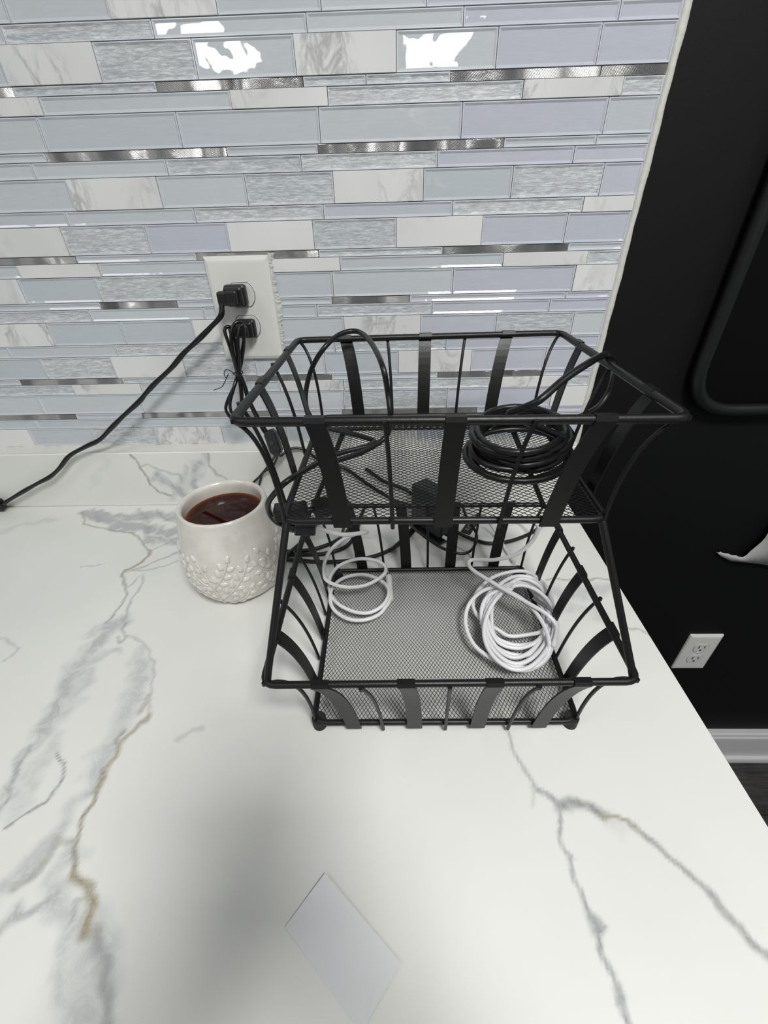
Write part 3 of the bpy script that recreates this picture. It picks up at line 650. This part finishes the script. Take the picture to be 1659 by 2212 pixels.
# expanded mesh
def expanded(Fm, z, nx=68, ny=43):
    vs = []; fs = []; t = .00024; w = .00027
    def pt(u, v): return ln(ln(Fm[0], Fm[1], u), ln(Fm[3], Fm[2], u), v)
    def seg(a, b):
        d = (b-a); s = Vector((-d.y, d.x, 0)).normalized()*w; up = Vector((0, 0, t)); k = len(vs)
        vs.extend([a+s-up, a+up*1.3, a-s-up, b+s-up, b+up*1.3, b-s-up]); fs.extend([[k, k+1, k+4, k+3], [k+1, k+2, k+5, k+4], [k+2, k, k+3, k+5]])
    for j in range(ny):
        for i in range(nx):
            u0, u1, v0, v1 = i/nx, (i+1)/nx, j/ny, (j+1)/ny
            P = [pt((u0+u1)/2, v0), pt(u1, (v0+v1)/2), pt((u0+u1)/2, v1), pt(u0, (v0+v1)/2)]
            for p in P: p.z = z
            for a, b in ((0, 1), (1, 2), (2, 3), (3, 0)): seg(P[a], P[b])
    me = mesh('mesh_floor', vs, fs); return me
for Fm, z, nx_, ny_ in ((F1, zF1+.0006, 66, 36), (F2, zF2-.0006, 35, 42)):
    o = obj('mesh_floor', expanded(Fm, z, nx_, ny_), METAL, RK); o.matrix_parent_inverse = Matrix.Translation(-Vector(RK.location)); o['kind'] = 'stuff'
# ================================================================ mug of tea
MC = Vector((-.2098, -.2060, 0.0003)); MH = .127
mug = thing('tea_mug', MC, 'round cream ceramic mug of dark tea with raised leafy sprigs, left of the basket', 'mug')
CER = NT('cream_glazed_ceramic'); CER.set(Base_Color=(.66, .645, .59, 1), Roughness=.16, IOR=1.5, Coat_Weight=.4, Coat_Roughness=.06)
_n = CER.noise(CER.coords(), 45, 3); CER.link(CER.ramp(_n, [(.35, (.62, .60, .54)), (.62, (.69, .68, .63))]), CER.b.inputs['Base Color']); CER.bump(_n, .12, .002)
prof_o = [(0, .002), (.036, .002), (.0420, 0), (.0470, .0025), (.0545, .0100), (.0600, .022), (.0633, .036), (.0643, .051), (.0635, .066), (.0612, .082), (.0580, .098), (.0552, .112), (.0536, .121), (.0524, .1255), (.0503, .1270), (.0478, .1258), (.0462, .122), (.0464, .113), (.0490, .095), (.0540, .072), (.0565, .050), (.0540, .026), (.040, .010), (0, .009)]
def mug_r(z):
    P = prof_o[2:14]
    for (r0, z0), (r1, z1) in zip(P[:-1], P[1:]):
        if z0 <= z <= z1: return r0+(r1-r0)*(z-z0)/(z1-z0)
    return .056
pr = [(p.x, p.z) for p in crom([(r, 0, z) for r, z in prof_o], 4)]
m = MB(); lathe(m, [(max(r, 0), z) for r, z in pr], MC, 72); part(m, 'body', CER.m, mug)
TEA = NT('black_tea'); TEA.set(Base_Color=(.030, .0035, .0015, 1), Roughness=.02, IOR=1.33, Specular_IOR_Level=.5)
_tc = TEA.new('ShaderNodeTexCoord'); _ln = TEA.new('ShaderNodeVectorMath', operation='LENGTH'); TEA.link(_tc.outputs['Object'], _ln.inputs[0])
TEA.link(TEA.ramp(TEA.math('MULTIPLY', _ln.outputs['Value'], 20.0), [(.0, (.020, .0030, .0020)), (.76, (.026, .0038, .0022)), (.87, (.060, .015, .005)), (.945, (.18, .075, .028))]), TEA.b.inputs['Base Color'])
m = MB(); zt_ = .1090; N = 72; rt = .0473
vs = [(0, 0, 0)]+[(rt*math.cos(2*math.pi*k/N)*f, rt*math.sin(2*math.pi*k/N)*f, .0007*(f > .99)) for f in (.5, .95, 1) for k in range(N)]
fs = [[0, 1+k, 1+(k+1) % N] for k in range(N)]+[[1+i*N+k, 1+(i+1)*N+k, 1+(i+1)*N+(k+1) % N, 1+i*N+(k+1) % N] for i in range(2) for k in range(N)]
m.add(vs, fs, True); me = m.build('tea', TEA.m, mug); me.location = (0, 0, zt_)
# raised sprigs
def surf(a, z, d=0):
    r = mug_r(z)+d; return MC+Vector((r*math.cos(a), r*math.sin(a), z))
def leaf(mb, a, z, ang, L, wd):
    n = 10; c = surf(a, z)
    T = (surf(a+.01, z)-surf(a-.01, z)).normalized(); V = (surf(a, z+.001)-surf(a, z-.001)).normalized(); Nn = T.cross(V).normalized()
    if Nn.dot(c-MC-Vector((0, 0, z))) < 0: Nn = -Nn
    dx = T*math.cos(ang)+V*math.sin(ang); dy = -T*math.sin(ang)+V*math.cos(ang)
    vs = []; fs = []
    for j, (s, h) in enumerate(((1.05, -.0006), (.92, .0006), (.58, .0015), (0, .0018))):
        if s == 0: vs.append(c+dx*L*.5+Nn*h); break
        for k in range(n):
            t = 2*math.pi*k/n; x = math.cos(t); y = math.sin(t)*(1-.28*x)
            q = dx*(L*.5+x*L*.5*s)+dy*(y*wd*.5*s)
            A = q.dot(T)/mug_r(z); vs.append(surf(a+A, min(.117, max(.003, z+q.dot(V))), h))
    for j in range(2):
        for k in range(n): fs.append([j*n+k, j*n+(k+1) % n, (j+1)*n+(k+1) % n, (j+1)*n+k])
    for k in range(n): fs.append([2*n+k, 2*n+(k+1) % n, 3*n])
    mb.add(vs, fs, True)
def sprig(mb, a, z, heading, length, nl, curve, side0=1):
    """heading in the (around, up) plane; x metres along surface"""
    pts = []; x = 0; zz = z; h = heading; st = length/(nl+1); r = mug_r(z); P = [(a, z)]
    sub = 3
    for i in range((nl+1)*sub):
        x += math.cos(h)*st/sub; zz += math.sin(h)*st/sub; h += curve/sub; P.append((a+x/mug_r(max(.003, min(.115, zz))), max(.003, min(.115, zz))))
        if (i+1) % sub == 0 and (i+1)//sub <= nl:
            k = (i+1)//sub
            for s in (1, -1):
                hh = h+s*.85; zb = P[-1][1]; gx, gz = math.cos(hh)*.0022, math.sin(hh)*.0022
                if zb+gz < .112: leaf(mb, P[-1][0]+gx/mug_r(max(.003, min(.115, zb))), zb+gz, hh, .0122-.0002*k, .0076)
    leaf(mb, P[-1][0], P[-1][1], h, .0108, .0070)
    mb.tube([surf(p, q, .0004) for p, q in P], .0013, 6)
m = MB()
for A0 in (-math.pi/2-1.25, -math.pi/2-.02, -math.pi/2+1.25, 1.0, 2.15, 3.3):
    sprig(m, A0-.12, .004, math.radians(80), .078, 4, .16); sprig(m, A0-.05, .022, math.radians(35), .066, 4, .12)
    sprig(m, A0-.22, .046, math.radians(150), .024, 1, -.3); sprig(m, A0-.14, .040, math.radians(45), .046, 3, .12)
    sprig(m, A0+.00, .006, math.radians(18), .044, 3, .18); sprig(m, A0-.15, .018, math.radians(150), .030, 2, -.3)
part(m, 'raised_sprigs', CER.m, mug)
# ================================================================ black audio cable in the upper tier
bc = thing('black_cable', (.1, -.28, .215), 'thick black cable coiled in the upper basket tier, its lead looping over the rims', 'cable')
zc = zF2+.004; r_b = .0031
def pz(l):
    out = []
    for a, b, z in l:
        p = at(a, b, z=z)
        if p.y > -.0245: p = at(a, b, y=-.0245)
        out.append(p)
    return out
coil = []
rg = random.Random(5); TURN = 9
par = [(1122,980,108,58,0), (1120,985,112,60,.001), (1125,955,100,62,.004), (1118,958,104,58,.008), (1124,950,98,55,.012), (1128,942,104,56,.015), (1120,938,92,50,.019), (1126,934,98,52,.023), (1122,930,100,48,.027), (1124,926,96,46,.030)]
for k in range(TURN*24+1):
    s = k/24; i = min(int(s), len(par)-2); f = s-i; q = [a*(1-f)+b*f for a, b in zip(par[i], par[i+1])]
    a = 2*math.pi*s+.4; wob = 1+.05*math.sin(a*2.3+i)+.03*math.sin(a*.7)
    coil.append(at(q[0]+q[2]*wob*math.cos(a), q[1]+q[3]*wob*math.sin(a), z=zc+q[4]+.0016*math.sin(a*1.5)))
lead = pz([(1120,905,.258),(1100,893,.268),(1160,868,.284),(1215,822,.296),(1270,785,.304),(1302,768,.3015),(1318,770,.297),(1328,790,.270),(1318,840,.240),(1290,880,.222),(1240,905,zc+.003)])
m = MB(); m.tube(coil+crom(lead, 8)[2:], r_b, 10); part(m, 'coil', BLACKRUB, bc)
other = pz([(1015,965,zc),(960,945,zc),(900,930,zc),(850,915,zc)])+[]
lp = pz([(690,1004,zc+.0065),(745,990,zc+.004),(800,968,zc+.003),(836,940,.225),(843,900,.252),(838,850,.272),(826,790,.296),(800,738,.3040),(772,716,.3060),(735,722,.3045),(700,752,.296),(672,800,.272),(660,855,.246),(668,895,.228),(700,922,zc+.003),(755,936,zc),(803,950,zc),(806,957,zc),(790,965,zc),(740,977,zc),(700,993,zc+.0005),(660,1015,zc+.004),(622,1038,.2220),(600,1058,.212),(580,1085,.196),(582,1108,.180),(596,1126,.172),(612,1134,.168)])
tail = pz([(1010,975,zc+.002),(985,1000,zc),(930,985,zc),(870,965,zc),(830,958,zc)])
m = MB(); m.tube(crom(lp, 8), r_b*.86, 10); part(m, 'lead', BLACKRUB, bc)
# jack socket end of that cable
con = [at(612,1134,z=.168), at(624,1138,z=.167), at(636,1140,z=.166), at(682,1140,z=.164)]
m = MB(); m.tube([con[0], con[1]], .0036, 12); m.tube([con[1], con[2]], .0050, 12)
d = (con[3]-con[2]); mid = (con[2]+con[3])/2; X = d.normalized(); Zz = Vector((0, 0, 1)); Yy = Zz.cross(X).normalized(); Zz = X.cross(Yy)
MM = Matrix((( X.x, Yy.x, Zz.x, mid.x), (X.y, Yy.y, Zz.y, mid.y), (X.z, Yy.z, Zz.z, mid.z), (0, 0, 0, 1)))
m.box((-d.length/2, -.007, -.0052), (d.length/2, .007, .0052), MM, bev=.0018); part(m, 'cable_end', BLACKPL, bc)
# ================================================================ white audio cord in the lower tier
wa = thing('white_audio_cord', (-.06, -.25, .02), 'thin white audio cord with jack plug, two loose loops left in lower tier', 'cable')
zl = zF1+.004; rw = .00235
pts = pz([(682,1137,.163),(708,1148,.150),(745,1155,.136),(790,1150,.120),(782,1150,.104),(745,1163,.086),(713,1190,.066),(698,1228,.046),(706,1254,.036),(745,1268,.030),(790,1264,.030),(826,1244,.034),(833,1226,.036),(812,1211,.036),(770,1208,.032),(728,1226,.026),(710,1260,.020),(722,1296,.016),(755,1318,.015),(795,1324,.015),(828,1306,.018),(840,1276,.020),(822,1254,.018),(783,1241,.016),(740,1250,.014),(716,1275,zl+.0052),(717,1310,zl),(744,1334,zl),(782,1340,zl),(818,1328,zl),(838,1305,zl+.001)])
m = MB(); m.tube(crom(pts, 8), rw, 10); part(m, 'cord', WCORD, wa)
a, b, c, d = at(838,1305,z=zl+.001), at(843,1296,z=zl+.002), at(840,1245,z=zl+.004), at(838,1235,z=zl+.0045)
m = MB(); m.tube([a, ln(b, c, .08), ln(b, c, .1), ln(b, c, .3)], .003, 12, rs=[.0026, .0032, .0036, .0038]); m.tube([ln(b, c, .3), c], .0040, 14)
for k in range(4): q = ln(b, c, .04+.07*k); m.tube([q, ln(b, c, .07+.07*k)], .0040, 12)
part(m, 'plug', WPLUG, wa)
m = MB(); m.tube([c, ln(c, d, 1.0)], .0017, 10); part(m, 'jack_tip', JACK, wa)
# white coil
wc = thing('white_charging_cable', (.12, -.3, .02), 'white cable wound in a thick coil at the right of the lower tier', 'cable')
seq = [(1165,1138,.120),(1150,1168,.100),(1118,1196,.080),(1070,1209,.064),(1027,1209,.054),(1013,1214,.052),(1020,1230,.050),(1065,1259,.046),(1108,1284,.044),(1150,1308,.044),(1180,1326,.042),(1200,1348,.036),(1199,1362,.028),
 (1180,1375,.020),(1150,1390,.016),(1110,1393,.016),(1070,1375,.018),(1062,1340,.020),(1066,1300,.022),(1090,1268,.026),(1128,1255,.028),(1165,1272,.028),(1182,1310,.026),(1180,1355,.022),(1160,1385,.018),(1120,1400,.016),(1078,1388,.018),(1056,1350,.022),(1052,1310,.026),(1072,1270,.030),(1110,1246,.031),(1152,1250,.030),(1180,1280,.028),(1192,1325,.024),(1186,1375,.020),(1160,1408,.016),(1120,1416,.0145),(1075,1400,.016),(1047,1362,.020),(1043,1318,.024),(1058,1280,.028),(1090,1268,.030),(1125,1250,.034),(1160,1262,.033),(1180,1290,.030),(1185,1335,.027),(1172,1362,.023),(1140,1371,.017),(1100,1374,.015),(1075,1360,.016),
 (1040,1340,.016),(1022,1310,.018),(1030,1280,.022),(1060,1250,.026),(1100,1236,.030),(1140,1236,.031),(1175,1262,.031),(1193,1300,.030),(1197,1350,.026),(1192,1398,.020),(1172,1432,.016),(1132,1448,.0145),(1095,1436,.0145),(1062,1400,.017),(1045,1360,.021),(1040,1320,.026),(1052,1290,.031),(1080,1276,.036),(1112,1284,.039),(1146,1310,.039),(1172,1345,.035),(1186,1385,.029),(1182,1418,.022),(1155,1440,.018),(1110,1441,.017),(1065,1424,.017),(1025,1394,.018),(1006,1350,.021),(1012,1308,.026),(1040,1278,.032),(1075,1268,.037),(1102,1274,.040)]
_pts = pz(seq)
for k in range(3*16+6):
    a = 2*math.pi*k/16-1.55; s = k/16
    _pts.append(at(1112+4*s+(62+5*s)*math.cos(a)*(1+.05*math.sin(2*a+s)), 1335+8*s+(76+5*s)*math.sin(a)*(1-.04*math.cos(2*a)), z=.020+.0035*s-.006*math.sin(a)))
m = MB(); m.tube(crom(_pts, 7), rw*1.02, 10); part(m, 'coil', WCORD, wc)
a, b, c = at(1152,1291,z=.046), at(1180,1311,z=.045), at(1194,1322,z=.043)
m = MB(); m.tube([a, b], .0030, 10, flat=.5); m.tube([b, c], .0014, 8); part(m, 'tag', GREYTAG, wc)
# ================================================================ things on the counter behind the basket
def bcord(name, lst, r, mat, label, **k): return cord(name, pz(lst), r, mat, label, **k)
dk = thing('tangled_cords', (-.12, -.18, 0), 'bundle of thick black cords lying on the counter behind the lower tier', 'cable')
zz_ = .0036
for L in ([(598,1192,zz_),(650,1190,zz_),(690,1183,zz_),(735,1163,zz_),(757,1135,zz_),(760,1100,zz_),(740,1070,zz_)],
          [(596,1199,zz_),(650,1198,zz_),(700,1196,zz_+.001),(745,1182,zz_+.001),(768,1155,zz_),(778,1120,zz_),(790,1090,zz_)],
          [(600,1206,zz_+.003),(640,1210,zz_),(700,1214,zz_),(765,1210,zz_),(825,1196,zz_),(875,1166,zz_),(905,1128,zz_+.002),(912,1090,zz_+.004),(880,1060,zz_+.002),(830,1040,zz_),(790,1012,zz_)],
          [(612,1205,zz_+.006),(655,1168,.010),(680,1140,.012),(700,1110,.010),(712,1070,.006),(716,1030,zz_)],
          [(845,1188,zz_+.004),(880,1155,zz_+.004),(898,1125,zz_+.006),(890,1095,zz_+.004),(850,1080,zz_+.003),(800,1050,zz_),(745,1012,zz_),(715,1010,zz_)]):
    m = MB(); m.tube(crom(pz(L), 8), .0030, 8); part(m, 'cord', BLACKRUB, dk)
rc = bcord('arched_black_cable', [(1200,1112,.0036),(1180,1126,.0034),(1150,1150,.0034),(1105,1168,.0034),(1060,1174,.0034),(1025,1166,.0034),(992,1152,.0050),(975,1140,.006)], .0029, BLACKRUB, 'flat black cord arcing over the counter behind the right half of the basket')
# the two small connector blocks under the front left corner of the upper tier
hb = thing('cable_joiner', (-.07, -.3, .15), 'small black cable joiner block caught under the front left corner of upper tier', 'connector')
for (p1, p2, z1, hw, hh) in (((592,1108), (664,1102), .188, .0085, .0060), ((676,1100), (712,1092), .188, .0085, .0065)):
    a, b = at(*p1, z=z1), at(*p2, z=z1); d = b-a; mid = (a+b)/2; X = d.normalized(); Yy = Vector((0, 0, 1)).cross(X).normalized(); Zz = X.cross(Yy)
    MM = Matrix(((X.x, Yy.x, Zz.x, mid.x), (X.y, Yy.y, Zz.y, mid.y), (X.z, Yy.z, Zz.z, mid.z), (0, 0, 0, 1)))
    m = MB(); m.box((-d.length/2, -hw, -hh), (d.length/2, hw, hh), MM, bev=.002); part(m, 'housing', BLACKPL, hb)
m = MB(); a, b = at(660,1104,z=.188), at(682,1100,z=.188); m.tube([a, b], .003, 8); 
m.tube(crom(pz([(712,1092,.188),(735,1100,.150),(745,1125,.110),(740,1150,.060),(735,1165,.010),(720,1176,.0075)]), 8), .0022, 8); part(m, 'cord', BLACKRUB, hb)
# power adapter standing on its foot plate
ad = thing('power_adapter', tuple(at(925,1150,z=0)), 'charcoal power adapter block on a foot plate behind the lower tier', 'adapter')
bl, bf, br_ = at(878,1134,z=0), at(948,1181,z=0), at(972,1168,z=0)
ex_ = (bf-bl); wid = ex_.length; ex_.normalize(); ey_ = Vector((-ex_.y, ex_.x, 0)); cen = (bl+bf)/2+ey_*.022
MM = Matrix(((ex_.x, ey_.x, 0, cen.x), (ex_.y, ey_.y, 0, cen.y), (0, 0, 1, 0), (0, 0, 0, 1)))
m = MB(); m.box((-wid/2, -.022, .0002), (wid/2, .020, .0045), MM, bev=.0015); part(m, 'foot_plate', BLACKPL, ad)
m = MB(); m.box((-wid/2+.001, -.014, .0045), (wid/2-.008, .017, .0740), MM, bev=.003); m.box((wid/2-.010, -.010, .010), (wid/2-.005, .012, .060), MM, bev=.001); part(m, 'housing', DARKGREYPL, ad)
m = MB(); a, b = at(957,1159,z=.012), at(975,1170,z=.010); m.tube([a, b], .0028, 10); m.tube(crom([b, at(985,1176,z=.009), at(1000,1184,z=.0045), at(1012,1192,z=.0028), at(1022,1205,z=.0027)], 8), .0021, 8); part(m, 'white_lead', WCORD, ad)
bcord('thin_black_cord', [(882,1128,.030),(905,1150,.034),(935,1172,.036),(965,1188,.034),(1000,1196,.032),(1022,1184,.032),(1030,1158,.034),(1020,1136,.040),(1008,1118,.046),(1000,1095,.050)], .0021, BLACKGLOSS, 'thin black cord bowing in a loop in front of the power adapter')
bcord('white_lead', [(1056,1128,.020),(1070,1148,.012),(1082,1168,.006),(1094,1190,.0028),(1110,1215,.0026)], .0022, WCORD, 'short white lead running up behind the third flat slat of lower back rim')
bcord('white_lead', [(1165,1138,.030),(1130,1120,.020),(1092,1128,.012),(1080,1150,.010),(1086,1172,.012)], .0021, WCORD, 'white lead curving on the counter between adapter tag and white coil')
# printed cable tag
tg = thing('cable_tag', tuple(at(1010,1140,z=.03)), 'small black cable tag with white lettering beside the power adapter', 'tag')
c0, c1, c2, c3 = [at(a, b, z=zq) for a, b, zq in ((997,1147,.030), (1013,1157,.030), (1034,1127,.036), (1018,1117,.036))]
ctr = (c0+c1+c2+c3)/4; X = ((c3+c2)/2-(c0+c1)/2); Lx = X.length; X.normalize(); Yt = ((c0+c3)/2-(c1+c2)/2); Ly = Yt.length; Nt = X.cross(Yt).normalized(); Yt = Nt.cross(X).normalized()
MM = Matrix(((X.x, Yt.x, Nt.x, ctr.x), (X.y, Yt.y, Nt.y, ctr.y), (X.z, Yt.z, Nt.z, ctr.z), (0, 0, 0, 1)))
m = MB(); m.box((-Lx/2, -Ly/2, -.0015), (Lx/2, Ly/2, .0015), MM, bev=.0008); part(m, 'plate', BLACKPL, tg)
m = MB(); m.tube([ctr+X*Lx*.45, ctr+X*(Lx*.5+.012)], .0026, 8); part(m, 'stem', BLACKPL, tg)
cu = bpy.data.curves.new('t', 'FONT'); cu.body = 'BYTE'; cu.size = .0085; cu.align_x = 'CENTER'; cu.align_y = 'CENTER'; cu.extrude = .00005
to = bpy.data.objects.new('t', cu); COL.objects.link(to); dg = bpy.context.evaluated_depsgraph_get(); tm = bpy.data.meshes.new_from_object(to.evaluated_get(dg)); bpy.data.objects.remove(to)
tm.transform(MM @ Matrix.Translation((-.001, 0, .0016 if Nt.z > 0 else -.0016))); o = obj('lettering', tm, PRINT, tg); o.matrix_parent_inverse = Matrix.Translation(-Vector(tg.location))
# ================================================================ paper on the counter
pp = [at(703,1888,z=0), at(866,2081,z=0)]; e = (pp[1]-pp[0]).normalized(); f = Vector((-e.y, e.x, 0))
f = -f if f.x > 0 else f
q0, q1 = pp[0], pp[1]; dl = at(625,2015,z=0)-q0; f = (dl-e*dl.dot(e)).normalized(); Wd = (q1-q0).length; H = dl.dot(f)
NX, NY = 10, 14; vs = []; fs = []
for j in range(NY+1):
    for i in range(NX+1):
        u, v = i/NX, j/NY; p = q0+e*Wd*u+f*H*v
        z = .0006+.0013*math.cos(v*math.pi*.5)**2+.0008*(u-.5)**2*4; vs.append((p.x, p.y, z))
k = len(vs); vs += [(x, y, z-.00012) for x, y, z in vs]
for j in range(NY):
    for i in range(NX):
        a = j*(NX+1)+i; fs.append([a, a+1, a+NX+2, a+NX+1]); fs.append([k+a, k+a+NX+1, k+a+NX+2, k+a+1])
tag(obj('paper_sheet', mesh('paper_sheet', vs, fs, True), PAPER), 'small blank white paper slip lying askew near the front of the counter', 'paper')
# ================================================================ on the black wall
pn = thing('framed_panel', (.60, .0, .25), 'black panel in a thick rounded black frame on the black wall', 'panel')
xl = .444; zbm = at(1600,896,y=-.01).z
cs = [Vector((xl, -.006, zbm+.006)), Vector((1.05, -.006, zbm+.006)), Vector((1.05, -.006, .85)), Vector((xl, -.006, .85))]
FRM = plain('satin_black_frame', (.009, .0095, .0095), .4, Specular_IOR_Level=.35)
m = MB(); m.tube(rrect(cs, .075, 10), .0095, 12, closed=True, flat=1.0); part(m, 'frame', FRM, pn)
lp_ = rrect([c+Vector((0, .006, 0)) for c in cs], .075, 10); m = MB(); m.add(lp_+[v+Vector((0, .006, 0)) for v in lp_], [list(range(len(lp_)))[::-1]]+[[i, (i+1) % len(lp_), len(lp_)+(i+1) % len(lp_), len(lp_)+i] for i in range(len(lp_))])
part(m, 'panel', plain('dark_panel', (.0018, .0018, .0024), .6, Specular_IOR_Level=.12), pn)
# torn white paper
tp = [(1547,1192),(1551,1194),(1557,1192),(1562,1195),(1569,1196),(1574,1196),(1579,1199),(1585,1200),(1591,1200),(1596,1203),(1605,1204),(1613,1199),(1622,1190),(1632,1182),(1645,1171),(1653,1162),(1659,1152),(1690,1110),(1730,1090),(1730,1235),(1659,1221),(1630,1217),(1600,1214),(1578,1212),(1568,1207),(1557,1202)]
up_, lo_ = tp[:20], [tp[0], tp[25], tp[24], tp[23], tp[22], tp[21], tp[20], (1690, 1226), (1735, 1232)]
up_ = up_[:19]+[(1690, 1112), (1730, 1092)]
def dep(a): return .003-.009*min(1, max(0, (a-1547)/60))
vs = []; fs = []
for a, b in up_:
    c = next((y0+(y1-y0)*(a-x0)/(x1-x0) for (x0, y0), (x1, y1) in zip(lo_[:-1], lo_[1:]) if x0 <= a <= x1), b)
    for q in (b, b*.5+c*.5, c):
        p = at(a, q, y=dep(a)-.002*(q != b and q != c)); vs += [p, p+Vector((0, .0007, 0))]
for i in range(len(up_)-1):
    for k in range(2):
        o_ = i*6+k*2; fs += [[o_, o_+6, o_+8, o_+2], [o_+1, o_+3, o_+9, o_+7]]
    fs += [[i*6, i*6+1, i*6+7, i*6+6], [i*6+4, i*6+10, i*6+11, i*6+5]]
tag(obj('torn_paper', mesh('torn_paper', vs, fs, True), plain('white_torn_paper', (.40, .40, .39), .6)), 'white paper with a ragged torn edge on the black wall at the right edge', 'paper')

# ================================================================ the photographer, standing behind the lens with the phone
def person():
    root = thing('person', (.02, -1.04, FLOOR), 'person in dark top holding a phone over the counter, just behind the viewpoint', 'person')
    J = {}; V = []; E = []; RD = []
    def j(n, p, r, par=None):
        J[n] = len(V); V.append(p); RD.append(r)
        if par: E.append((J[par], J[n]))
    X0 = .03
    j('pelvis', (X0, -1.07, .03), .13); j('waist', (X0, -1.06, .16), .115, 'pelvis'); j('chest', (X0, -1.05, .34), .125, 'waist'); j('upper', (X0, -1.04, .43), .09, 'chest')
    j('neck', (X0, -1.02, .49), .048, 'upper'); j('skull0', (X0, -.995, .545), .062, 'neck'); j('skull1', (X0, -.985, .60), .075, 'skull0'); j('skull2', (X0, -.99, .645), .062, 'skull1')
    for s, S in ((-1, 'l'), (1, 'r')):
        j('sh'+S, (X0+s*.165, -1.03, .425), .052, 'upper'); j('el'+S, (X0+s*.205, -.93, .18), .040, 'sh'+S); j('fo'+S, (X0+s*.15, -.85, .235), .034, 'el'+S); j('wr'+S, (s*.070+.01, -.745, .285), .024, 'fo'+S)
        j('pa'+S, (s*.048+.008, -.715, .312), .020, 'wr'+S)
        j('hip'+S, (X0+s*.09, -1.07, -.03), .088, 'pelvis'); j('kn'+S, (X0+s*.10, -1.05, -.44), .056, 'hip'+S); j('an'+S, (X0+s*.10, -1.08, -.835), .036, 'kn'+S); j('to'+S, (X0+s*.115, -.96, -.878), .032, 'an'+S)
    me = bpy.data.meshes.new('body'); me.from_pydata(V, E, []); o = bpy.data.objects.new('body', me); COL.objects.link(o)
    mo = o.modifiers.new('skin', 'SKIN'); o.modifiers.new('sub', 'SUBSURF').levels = 2
    for d, r in zip(me.skin_vertices[0].data, RD): d.radius = (r, r)
    me.skin_vertices[0].data[0].use_root = True
    dg = bpy.context.evaluated_depsgraph_get(); bm = bmesh.new(); bm.from_mesh(bpy.data.meshes.new_from_object(o.evaluated_get(dg))); bpy.data.objects.remove(o)
    mb = MB(); mb.bm(bm, True)
    # fingers around the phone
    pcn = CAM-FWD*.012-UP*.062
    for s in (-1, 1):
        pa = Vector((s*.048+.008, -.715, .312)); edge = pcn+RGT*s*.040-UP*.045
        for k in range(4):
            q = edge+UP*(.014*(k-1)); mb.tube(crom([pa, ln(pa, q, .6)-FWD*.004+RGT*s*.008, q+RGT*s*.005, q+FWD*.010-RGT*s*.012*(1+.2*k)], 5), .0075, 8, rs=None)
        mb.tube(crom([pa, pa+UP*.02-FWD*.012, pcn+RGT*s*.022-UP*.02-FWD*.014], 5), .0088, 8)
    mats = [plain('skin_tone', (.42, .26, .18), .5), plain('dark_top', (.03, .03, .035), .8), plain('dark_trousers', (.02, .022, .03), .8), plain('dark_hair', (.015, .010, .008), .5)]
    b = part(mb, 'body', None, root)
    for q in mats: b.data.materials.append(q)
    for p in b.data.polygons:
        c = p.center
        if c.z > .47: p.material_index = 3 if (c.z > .665 or (c.y < -1.0 and c.z > .52)) else 0
        elif c.z > .02 and (c.y < -.86 or c.z > .40): p.material_index = 1
        elif c.z < .03: p.material_index = 2
        else: p.material_index = 0
    ph = thing('smartphone', tuple(pcn), 'black smartphone held level in both hands over the counter', 'phone')
    MM = Matrix(((RGT.x, UP.x, FWD.x, pcn.x), (RGT.y, UP.y, FWD.y, pcn.y), (RGT.z, UP.z, FWD.z, pcn.z), (0, 0, 0, 1)))
    q = MB(); q.box((-.036, -.075, -.004), (.036, .075, .004), MM, bev=.003); part(q, 'case', BLACKPL, ph)
person()
